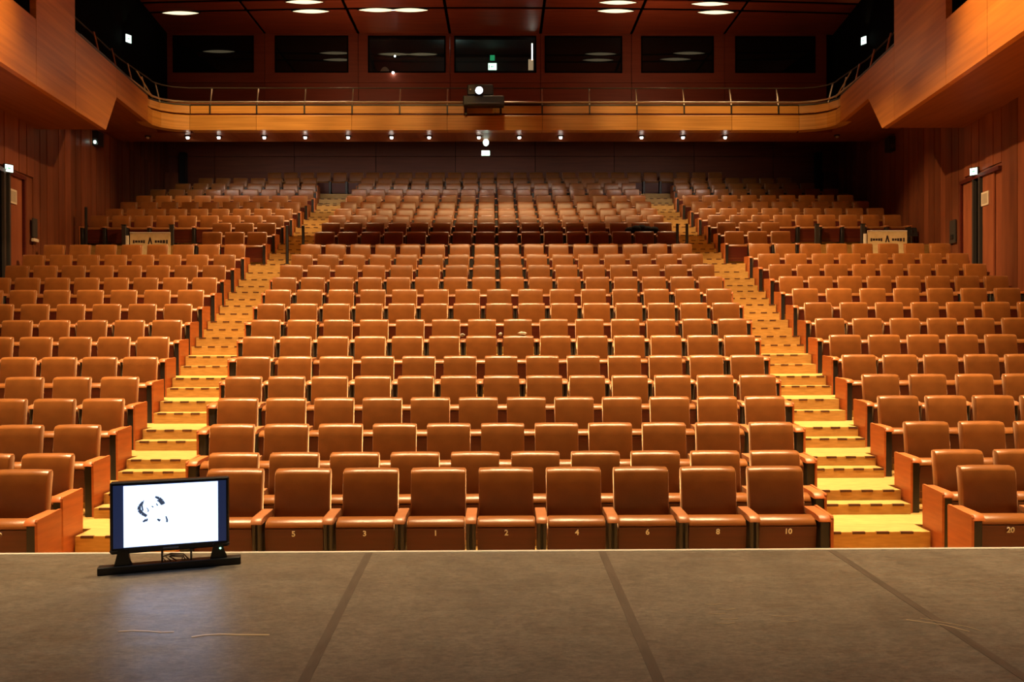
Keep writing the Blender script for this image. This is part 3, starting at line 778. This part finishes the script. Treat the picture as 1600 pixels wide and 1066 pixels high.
for i, (Y, z, c, l, r) in enumerate(ROWS):
    z = max(z, -0.015)
    indiv = i < INDIV
    n = c[2]
    for k in range(n):
        x = c[0] + c[1] * k
        left = 'end' if k == 0 else 'std'; right = 'end' if k == n - 1 else None
        if indiv:
            lab = seat_label(i, 'centre', k, n)
            num = NUM_C[k] if i == 0 else None
            make_seat(i, x, Y, z, c[1], lab, left, right, num)
        else: lite(x, Y, z, c[1], left, right, i)
    for s, b in ((-1, l), (1, r)):
        if not b: continue
        for k in range(b[2]):
            x = b[0] + s * b[1] * k
            if i == 0 and k > 0: continue
            near = 'end' if k == 0 else None
            left, right = ('std', near) if s < 0 else (near, 'std')
            if k == b[2] - 1 and i > 8:
                if s < 0: left = 'end'
                else: right = 'end'
            if indiv:
                num = ('19' if s < 0 else '20') if i == 0 else None
                make_seat(i, x, Y, z, b[1], seat_label(i, 'left' if s < 0 else 'right', k, b[2]), left, right, num)
            else: lite(x, Y, z, b[1], left, right, i)
so = stuff.build('theatre_seats', stuff_mats)
tag(so, 'far rows of leather tip-up seats on the upper terraces under the balcony', 'seats', 'leather tip-up seats in rows', 'stuff')

# ------------------------------------------------------------------ stage monitor
ang = math.radians(17.5)
t = empty('stage_monitor', (-2.03, 5.10, SZ), ang); tag(t, 'black flat monitor with a white lit screen at the stage edge', 'monitor')
M_bezel = mat('monitor_bezel', (0.010, 0.012, 0.022), 0.25)
M_side = mat('screen_side_bar', (0.012, 0.018, 0.05), 0.2, emit=(0.035, 0.055, 0.16), estr=0.35)
M_screen = mat('screen_white', (0.9, 0.95, 1), 0.3, emit=(0.47, 0.64, 1.0), estr=2.3)
W2, Z0, Z1 = 0.338, 0.112, 0.545
MB().cbox(-W2, W2, -0.01, 0.045, Z0, Z1, 0.008).build('housing', M_bezel, t)
sc_ = MB().box(-W2 + 0.018, W2 - 0.018, -0.0125, -0.0095, Z0 + 0.036, Z1 - 0.020).build('screen', M_side, t)
X0, X1, Y0, Y1 = -0.262, 0.272, Z0 + 0.040, Z1 - 0.024
MB().box(X0, X1, -0.0145, -0.0126, Y0, Y1).build('lit_picture', M_screen, sc_)
st = MB()
def stroke(pts, wd):
    P = [Vector((X0 + (X1 - X0) * u, -0.0155, Y1 - (Y1 - Y0) * v)) for u, v in pts]
    for i in range(len(P) - 1):
        d = (P[i + 1] - P[i]).normalized(); nn = Vector((-d.z, 0, d.x))
        wd *= 1.0; w0 = 1.5 * wd * (0.4 + 0.6 * math.sin(PI * (i + 0.2) / len(P))); w1 = 1.5 * wd * (0.4 + 0.6 * math.sin(PI * (i + 1) / len(P)))
        st.prism([P[i] - nn * w0, P[i + 1] - nn * w1, P[i + 1] + nn * w1, P[i] + nn * w0], (0, 0.001, 0))
stroke([(0.20, 0.27), (0.165, 0.34), (0.16, 0.40), (0.19, 0.46), (0.24, 0.51)], 0.007)
stroke([(0.21, 0.25), (0.19, 0.33), (0.20, 0.42)], 0.003)
stroke([(0.33, 0.20), (0.37, 0.23), (0.40, 0.28), (0.42, 0.33)], 0.007)
stroke([(0.35, 0.26), (0.38, 0.29), (0.40, 0.34)], 0.004)
stroke([(0.24, 0.37), (0.26, 0.42), (0.25, 0.44)], 0.002)
stroke([(0.29, 0.35), (0.31, 0.37)], 0.0025); stroke([(0.34, 0.31), (0.355, 0.35)], 0.0025)
stroke([(0.20, 0.60), (0.235, 0.57), (0.25, 0.575)], 0.006)
stroke([(0.35, 0.57), (0.38, 0.60)], 0.005); stroke([(0.44, 0.53), (0.455, 0.60), (0.45, 0.63)], 0.004)
st.build('drawing', mat('screen_ink', (0.03, 0.04, 0.07), 0.4, emit=(0.10, 0.14, 0.24), estr=0.4), sc_)
MB().cbox(-W2 - 0.002, -W2 + 0.09, -0.020, -0.008, Z0 + 0.016, Z0 + 0.026, 0.002).build('bezel_trim', M_charcoal, t)
MB().cbox(W2 - 0.10, W2 + 0.002, -0.020, -0.008, Z0 + 0.016, Z0 + 0.026, 0.002).build('bezel_trim', M_charcoal, t)
MB().cbox(-0.045, 0.045, -0.016, -0.009, Z0 + 0.012, Z0 + 0.024, 0.003).build('badge', mat('badge_grey', (0.20, 0.20, 0.22), 0.4), t)
MB().cbox(-0.405, 0.405, -0.035, 0.035, 0.0, 0.046, 0.004).build('base_bar', M_black, t)
for x in (-0.27, 0.27):
    f = MB().prism([(x - 0.045, -0.02, 0.046), (x + 0.045, -0.02, 0.046), (x + 0.028, -0.02, Z0 + 0.03), (x - 0.022, -0.02, Z0 + 0.03)], (0, 0.05, 0)).build('foot', M_black, t)
    MB().tube([(x + 0.05, -0.01, 0.046), (x + 0.03, -0.01, 0.09)], 0.008, 6).build('clamp', M_charcoal, f)
MB().ball((0.285, -0.022, Z0 - 0.006), 0.006, 0.004, 0.005, 8, 6).build('status_lamp', mat('green_led', (0.1, 1, 0.4), 0.4, emit=(0.3, 1.0, 0.5), estr=8), t)
cb = MB()
for k in range(3):
    cb.tube([(-0.03 + 0.03 * k, 0.0, 0.048), (-0.05 + 0.02 * k, 0.0, 0.075), (0.0, -0.01, 0.095 - 0.008 * k), (0.07, 0.0, 0.085 - 0.01 * k), (0.10 - 0.02 * k, 0.0, 0.05)], 0.004, 6)
cb.build('cable', mat('cable_brown', (0.10, 0.05, 0.04), 0.5), t)
MB().box(-0.055, -0.045, -0.01, 0.03, 0.046, Z0).build('bracket', M_charcoal, t)
MB().box(0.11, 0.12, -0.01, 0.03, 0.046, Z0).build('bracket', M_charcoal, t)

# ------------------------------------------------------------------ doors and fittings on the side walls
def wall_frame(y, s):
    # matrix: local x along the wall (towards the back), local y into the hall
    d = Vector((s * 0.105, 1, 0)).normalized(); n = Vector((-s, 0.105, 0)).normalized()
    return d, n
def on_wall(mb, s):
    # mb built with coords (along = Y of the hall, out = metres out of wall, z)
    d, n = wall_frame(0, s)
    mb.v = [(wallx(a, s) - s * o, a, z) for a, o, z in mb.v]
    return mb
def wbox(a0, a1, o0, o1, z0, z1, s): return on_wall(MB().box(a0, a1, o0, o1, z0, z1), s)
for s in (-1, 1):
    zf = 2.9
    dn = 1 if s < 0 else 2
    dr = wbox(17.75 if s > 0 else 17.4, 18.25 if s > 0 else 17.55, 0.015, 0.05, zf, 5.46, s).build('door_%d' % dn, M_wall); tag(dr, kind='structure')
    wbox(18.75 if s > 0 else 17.95, 19.2 if s > 0 else 18.55, 0.015, 0.05, zf, 5.46, s).build('leaf', M_wall, dr)
    if s > 0:
        wbox(18.25, 18.75, -0.05, 0.012, zf, 5.46, s).build('opening', M_dark, dr)
        wbox(18.30, 18.36, 0.02, 0.10, zf, 5.46, s).build('edge_post', M_charcoal, dr); wbox(18.60, 18.66, 0.02, 0.10, zf, 5.46, s).build('edge_post', M_charcoal, dr)
    else:
        wbox(17.55, 17.95, -0.05, 0.052, zf, 5.46, s).build('opening', M_dark, dr)
        wbox(17.62, 17.70, 0.06, 0.12, zf, 5.46, s).build('edge_post', M_charcoal, dr); wbox(17.84, 17.90, 0.06, 0.12, zf, 5.46, s).build('edge_post', M_charcoal, dr)
    a1 = 19.24 if s > 0 else 18.6
    wbox(a1, a1 + 0.07, 0.0, 0.09, zf, 5.53, s).build('frame', M_seatwood, dr)
    wbox(17.45, a1 + 0.07, 0.0, 0.10, 5.46, 5.54, s).build('header', M_seatwood, dr)
exit_sign((wallx(18.55, 1) - 0.14, 18.5, 5.62), math.radians(-60), 0.20, 0.19, 'lit exit sign above the right wall door')
exit_sign((wallx(17.85, -1) + 0.14, 17.8, 5.56), math.radians(60), 0.20, 0.19, 'lit exit sign above the left wall door')
# (paper notices, plates, speakers)
def wall_item(name, parts, lab, cat, s, at):
    t = empty(name, (wallx(at[0], s), at[0], at[1])); tag(t, lab, cat)
    for pn, (a0, a1, o0, o1, z0, z1), mt in parts:
        mb = wbox(a0, a1, o0, o1, z0, z1, s); mb.v = [(p[0] - t.location.x, p[1] - t.location.y, p[2] - t.location.z) for p in mb.v]
        mb.build(pn, mt, t)
    return t
M_print = mat('notice_print', (0.45, 0.36, 0.26), 0.6)
wall_item('wall_notice', [('frame', (17.95, 18.27, 0.055, 0.075, 4.86, 5.17), M_paper), ('sheet', (17.99, 18.23, 0.075, 0.079, 4.90, 5.13), M_print)], 'small paper notice taped beside the left wall door', 'notice', -1, (18.1, 5.0))
wall_item('wall_notice', [('frame', (17.95, 18.27, 0.055, 0.075, 4.80, 5.10), M_paper), ('sheet', (17.99, 18.23, 0.075, 0.079, 4.84, 5.06), M_print)], 'small framed notice on the wall right of the right door', 'notice', 1, (18.1, 5.0))
wall_item('switch_plate', [('plate', (19.55, 19.85, 0.06, 0.09, 4.15, 4.70), M_charcoal), ('switch', (19.63, 19.77, 0.09, 0.11, 4.25, 4.35), M_black)], 'tall grey plate on the right wall behind the door', 'plate', 1, (19.7, 4.4))
wall_item('switch_plate', [('plate', (19.0, 19.22, 0.06, 0.09, 4.25, 4.68), M_charcoal), ('switch', (18.98, 19.24, 0.06, 0.11, 4.15, 4.22), M_paper)], 'small grey plate on the left wall past the door', 'plate', -1, (19.1, 4.4))
def speaker(s, y, z, h, lab, lit):
    t = empty('wall_speaker', (wallx(y, s) - s * 0.10, y, z)); tag(t, lab, 'speaker')
    MB().cbox(-0.11, 0.11, -0.16, 0.16, -h / 2, h / 2, 0.015).build('cabinet', M_black, t)
    MB().tube([(s * 0.11, 0, 0), (s * 0.03, 0, 0)], 0.03, 8).build('bracket', M_charcoal, t)
    MB().tube([(-s * 0.02, -0.175, -h * 0.18), (-s * 0.02, -0.155, -h * 0.18)], 0.07, 12).build('cone', M_charcoal, t)
    if lit: MB().ball((-s * 0.05, -0.22, -h * 0.32), 0.04, 0.03, 0.05, 8, 6).build('lamp', M_exit, t)
speaker(-1, 22.8, 7.36, 0.40, 'black speaker with a small white lamp high on the left wall', True)
speaker(1, 23.7, 7.42, 0.42, 'black speaker box high on the right wall', False)
t = empty('ceiling_sensor', (wallx(21.0, -1) + 0.12, 21.0, 7.52)); tag(t, 'small dark sensor under the left gallery', 'sensor')
MB().cbox(-0.05, 0.05, -0.06, 0.06, -0.13, 0.18, 0.01).build('body', M_black, t)
MB().ball((0, -0.07, -0.14), 0.03, 0.03, 0.03, 8, 6).build('lens', M_charcoal, t)

# railing posts at the cross aisle
def posts_thing(name, pts, lab, bar=None):
    t = empty(name, pts[0]); tag(t, lab, 'railing'); o = Vector(pts[0])
    for p in pts:
        q = Vector(p) - o; MB().tube([q, q + Vector((0, 0, p[3] if len(p) > 3 else 1.0))], 0.035, 8).build('post', M_black, t)
    for a, b in (bar or []):
        MB().tube([Vector(a) - o, Vector(b) - o], 0.018, 6).build('rail', M_black, t)
    return t
def P(px, Y): return (px - 785) / 1300 * Y
def rail_post(x, y, z0, z1, lab):
    t = empty('railing_post', (x, y, z0)); tag(t, lab, 'railing post')
    MB().tube([(0, 0, 0), (0, 0, z1 - z0)], 0.035, 8).build('post', M_black, t)
    MB().disc((0, 0, 0.02), 0.07, 0.07, 0.02, 12).build('base', M_charcoal, t)
    MB().ball((0, 0, z1 - z0), 0.038, 0.038, 0.02, 8, 4).build('cap', M_charcoal, t)
    return t
rail_post(P(450, 19.05), 19.05, 3.617, 4.49, 'tall dark post in the left aisle beside row fourteen')
rail_post(P(475, 19.5), 19.5, 3.617, 4.55, 'short dark post in the left aisle beside row fifteen')
rail_post(P(77, 20.6), 20.6, 3.62, 5.2, 'dark railing post against the left wall behind the last lower row')
rail_post(P(139, 21.2), 21.2, 3.96, 5.25, 'dark railing post by the left wall before the upper seats')
t = empty('folding_gate', (P(1059, 19.52), 19.52, 3.617)); tag(t, 'low dark gate with crossed bars in the right aisle', 'gate')
gx = P(1074, 19.52) - P(1059, 19.52)
for x in (0, gx): MB().tube([(x, 0, 0.0), (x, 0, 0.98)], 0.035, 8).build('post', M_black, t)
MB().tube([(0, 0, 0.62), (gx, 0, 0.2)], 0.014, 6).build('bar', M_seatwood, t); MB().tube([(0, 0, 0.2), (gx, 0, 0.62)], 0.014, 6).build('bar', M_seatwood, t)

# hand-lettered boards at both ends of the cross aisle
def banner(x, y, z, lab):
    t = empty('banner_board', (x, y, z)); tag(t, lab, 'board', 'pale lettered boards in the cross aisle')
    MB().cbox(-0.47, 0.47, -0.01, 0.01, 0.0, 0.80, 0.004).build('board', M_banner, t)
    MB().cbox(-0.56, -0.50, -0.03, 0.01, 0.0, 0.72, 0.004).build('side_strip', M_paper, t)
    MB().cbox(-0.47, 0.47, -0.016, -0.010, 0.775, 0.80, 0.002).build('top_strip', M_paper, t)
    k = MB(); z0 = 0.59
    k.prism([(-0.055, -0.012, z0 - 0.07), (-0.02, -0.012, z0 - 0.07), (0.0, -0.012, z0 + 0.01), (0.02, -0.012, z0 - 0.07), (0.055, -0.012, z0 - 0.07), (0.014, -0.012, z0 + 0.09), (-0.014, -0.012, z0 + 0.09)], (0, 0.002, 0))
    for a, b, h in ((-0.40, -0.36, 0.05), (-0.35, -0.29, 0.035), (-0.28, -0.23, 0.035), (-0.22, -0.17, 0.04), (-0.16, -0.12, 0.05), (0.11, 0.16, 0.04), (0.17, 0.22, 0.035), (0.23, 0.28, 0.045), (0.29, 0.35, 0.05), (0.37, 0.41, 0.06)):
        k.box(a, b, -0.012, -0.010, z0 - h, z0 + h * 0.5)
    k.build('lettering', M_ink, t)
banner(P(238, 19.55), 19.55, 3.62, 'pale lettered board standing in the left cross aisle')
banner(P(1389, 19.55), 19.55, 3.64, 'pale lettered board standing in the right cross aisle')
t = empty('music_stand', (P(1428, 20.4), 20.4, 3.62)); tag(t, 'thin dark tripod stand beside the right lettered board', 'stand')
MB().tube([(0, 0, 0.45), (0, 0, 0.95)], 0.018, 6).build('pole', M_black, t)
for k in range(3):
    a = 2 * PI * k / 3 + 0.4
    MB().tube([(0.28 * math.cos(a), 0.28 * math.sin(a), 0.0), (0, 0, 0.62)], 0.014, 6).build('leg', M_charcoal, t)
MB().hexa([(-0.14, -0.03, 0.78), (0.14, -0.03, 0.78), (0.14, 0.0, 0.78), (-0.14, 0.0, 0.78), (-0.14, 0.05, 1.0), (0.14, 0.05, 1.0), (0.14, 0.08, 1.0), (-0.14, 0.08, 1.0)]).build('desk', M_black, t)

# tall grey standards and dark seat fronts of row seventeen beyond the cross aisle
for s, pxs in ((-1, (199, 272.5)), (1, (1277, 1349))):
    for q, px in enumerate(pxs):
        x = P(px, 21.55)
        t = empty('partition_post', (x, 21.5, 3.96)); tag(t, 'grey upright post on the %s before the upper seats, %s one' % ('left' if s < 0 else 'right', 'nearer the wall' if (q == 0) == (s < 0) else 'nearer the aisle'), 'post')
        MB().cbox(-0.055, 0.055, -0.03, 0.03, 0.0, 0.88, 0.008).build('post', M_charcoal, t)
        MB().cbox(-0.065, 0.065, -0.04, 0.04, 0.88, 0.90, 0.004).build('cap', M_black, t)

# black coat left on a seat of row sixteen
t = MB()
zb = ROWS[15][1]; xa, xb = P(985, 21.0), P(1022, 21.0)
for k in range(5):
    u = k / 4; t.ball((xa + (xb - xa) * u, 21.02 - 0.03 * math.sin(k * 2), zb + 0.70 - 0.03 * math.cos(k * 1.7)), 0.13, 0.07, 0.09, 10, 6)
tag(t.build('coat', mat('black_cloth', (0.006, 0.006, 0.008), 0.9)), 'black coat slumped over seats at the right end of row sixteen', 'coat')

# crumpled papers on armrests of row eight and on a seat back of row seven
def crumple(x, y, z, sx, sy, sz, lab, mt, seed):
    rnd = random.Random(seed); m = MB().ball((0, 0, 0), sx, sy, sz, 9, 6)
    m.v = [(p[0] * rnd.uniform(0.7, 1.2), p[1] * rnd.uniform(0.7, 1.2), p[2] * rnd.uniform(0.6, 1.1)) for p in m.v]; m.sm = [False] * len(m.sm)
    o = m.build('crumpled_paper', mt, None, (x, y, z)); tag(o, lab, 'paper')
M_greypaper = mat('grey_paper', (0.33, 0.30, 0.26), 0.6)
z8 = ROWS[7][1]
crumple(P(722.5, 13.2), 13.16, z8 + 0.625, 0.04, 0.04, 0.030, 'crumpled grey paper on a middle armrest of row eight, left one', M_greypaper, 3)
crumple(P(781.5, 13.2), 13.16, z8 + 0.635, 0.032, 0.04, 0.035, 'crumpled grey paper on a middle armrest of row eight, right one', M_greypaper, 5)
crumple(P(816, 12.57), 12.57, ROWS[6][1] + 0.918, 0.07, 0.03, 0.03, 'crumpled tan paper on top of a seat back in row seven', M_paper, 8)
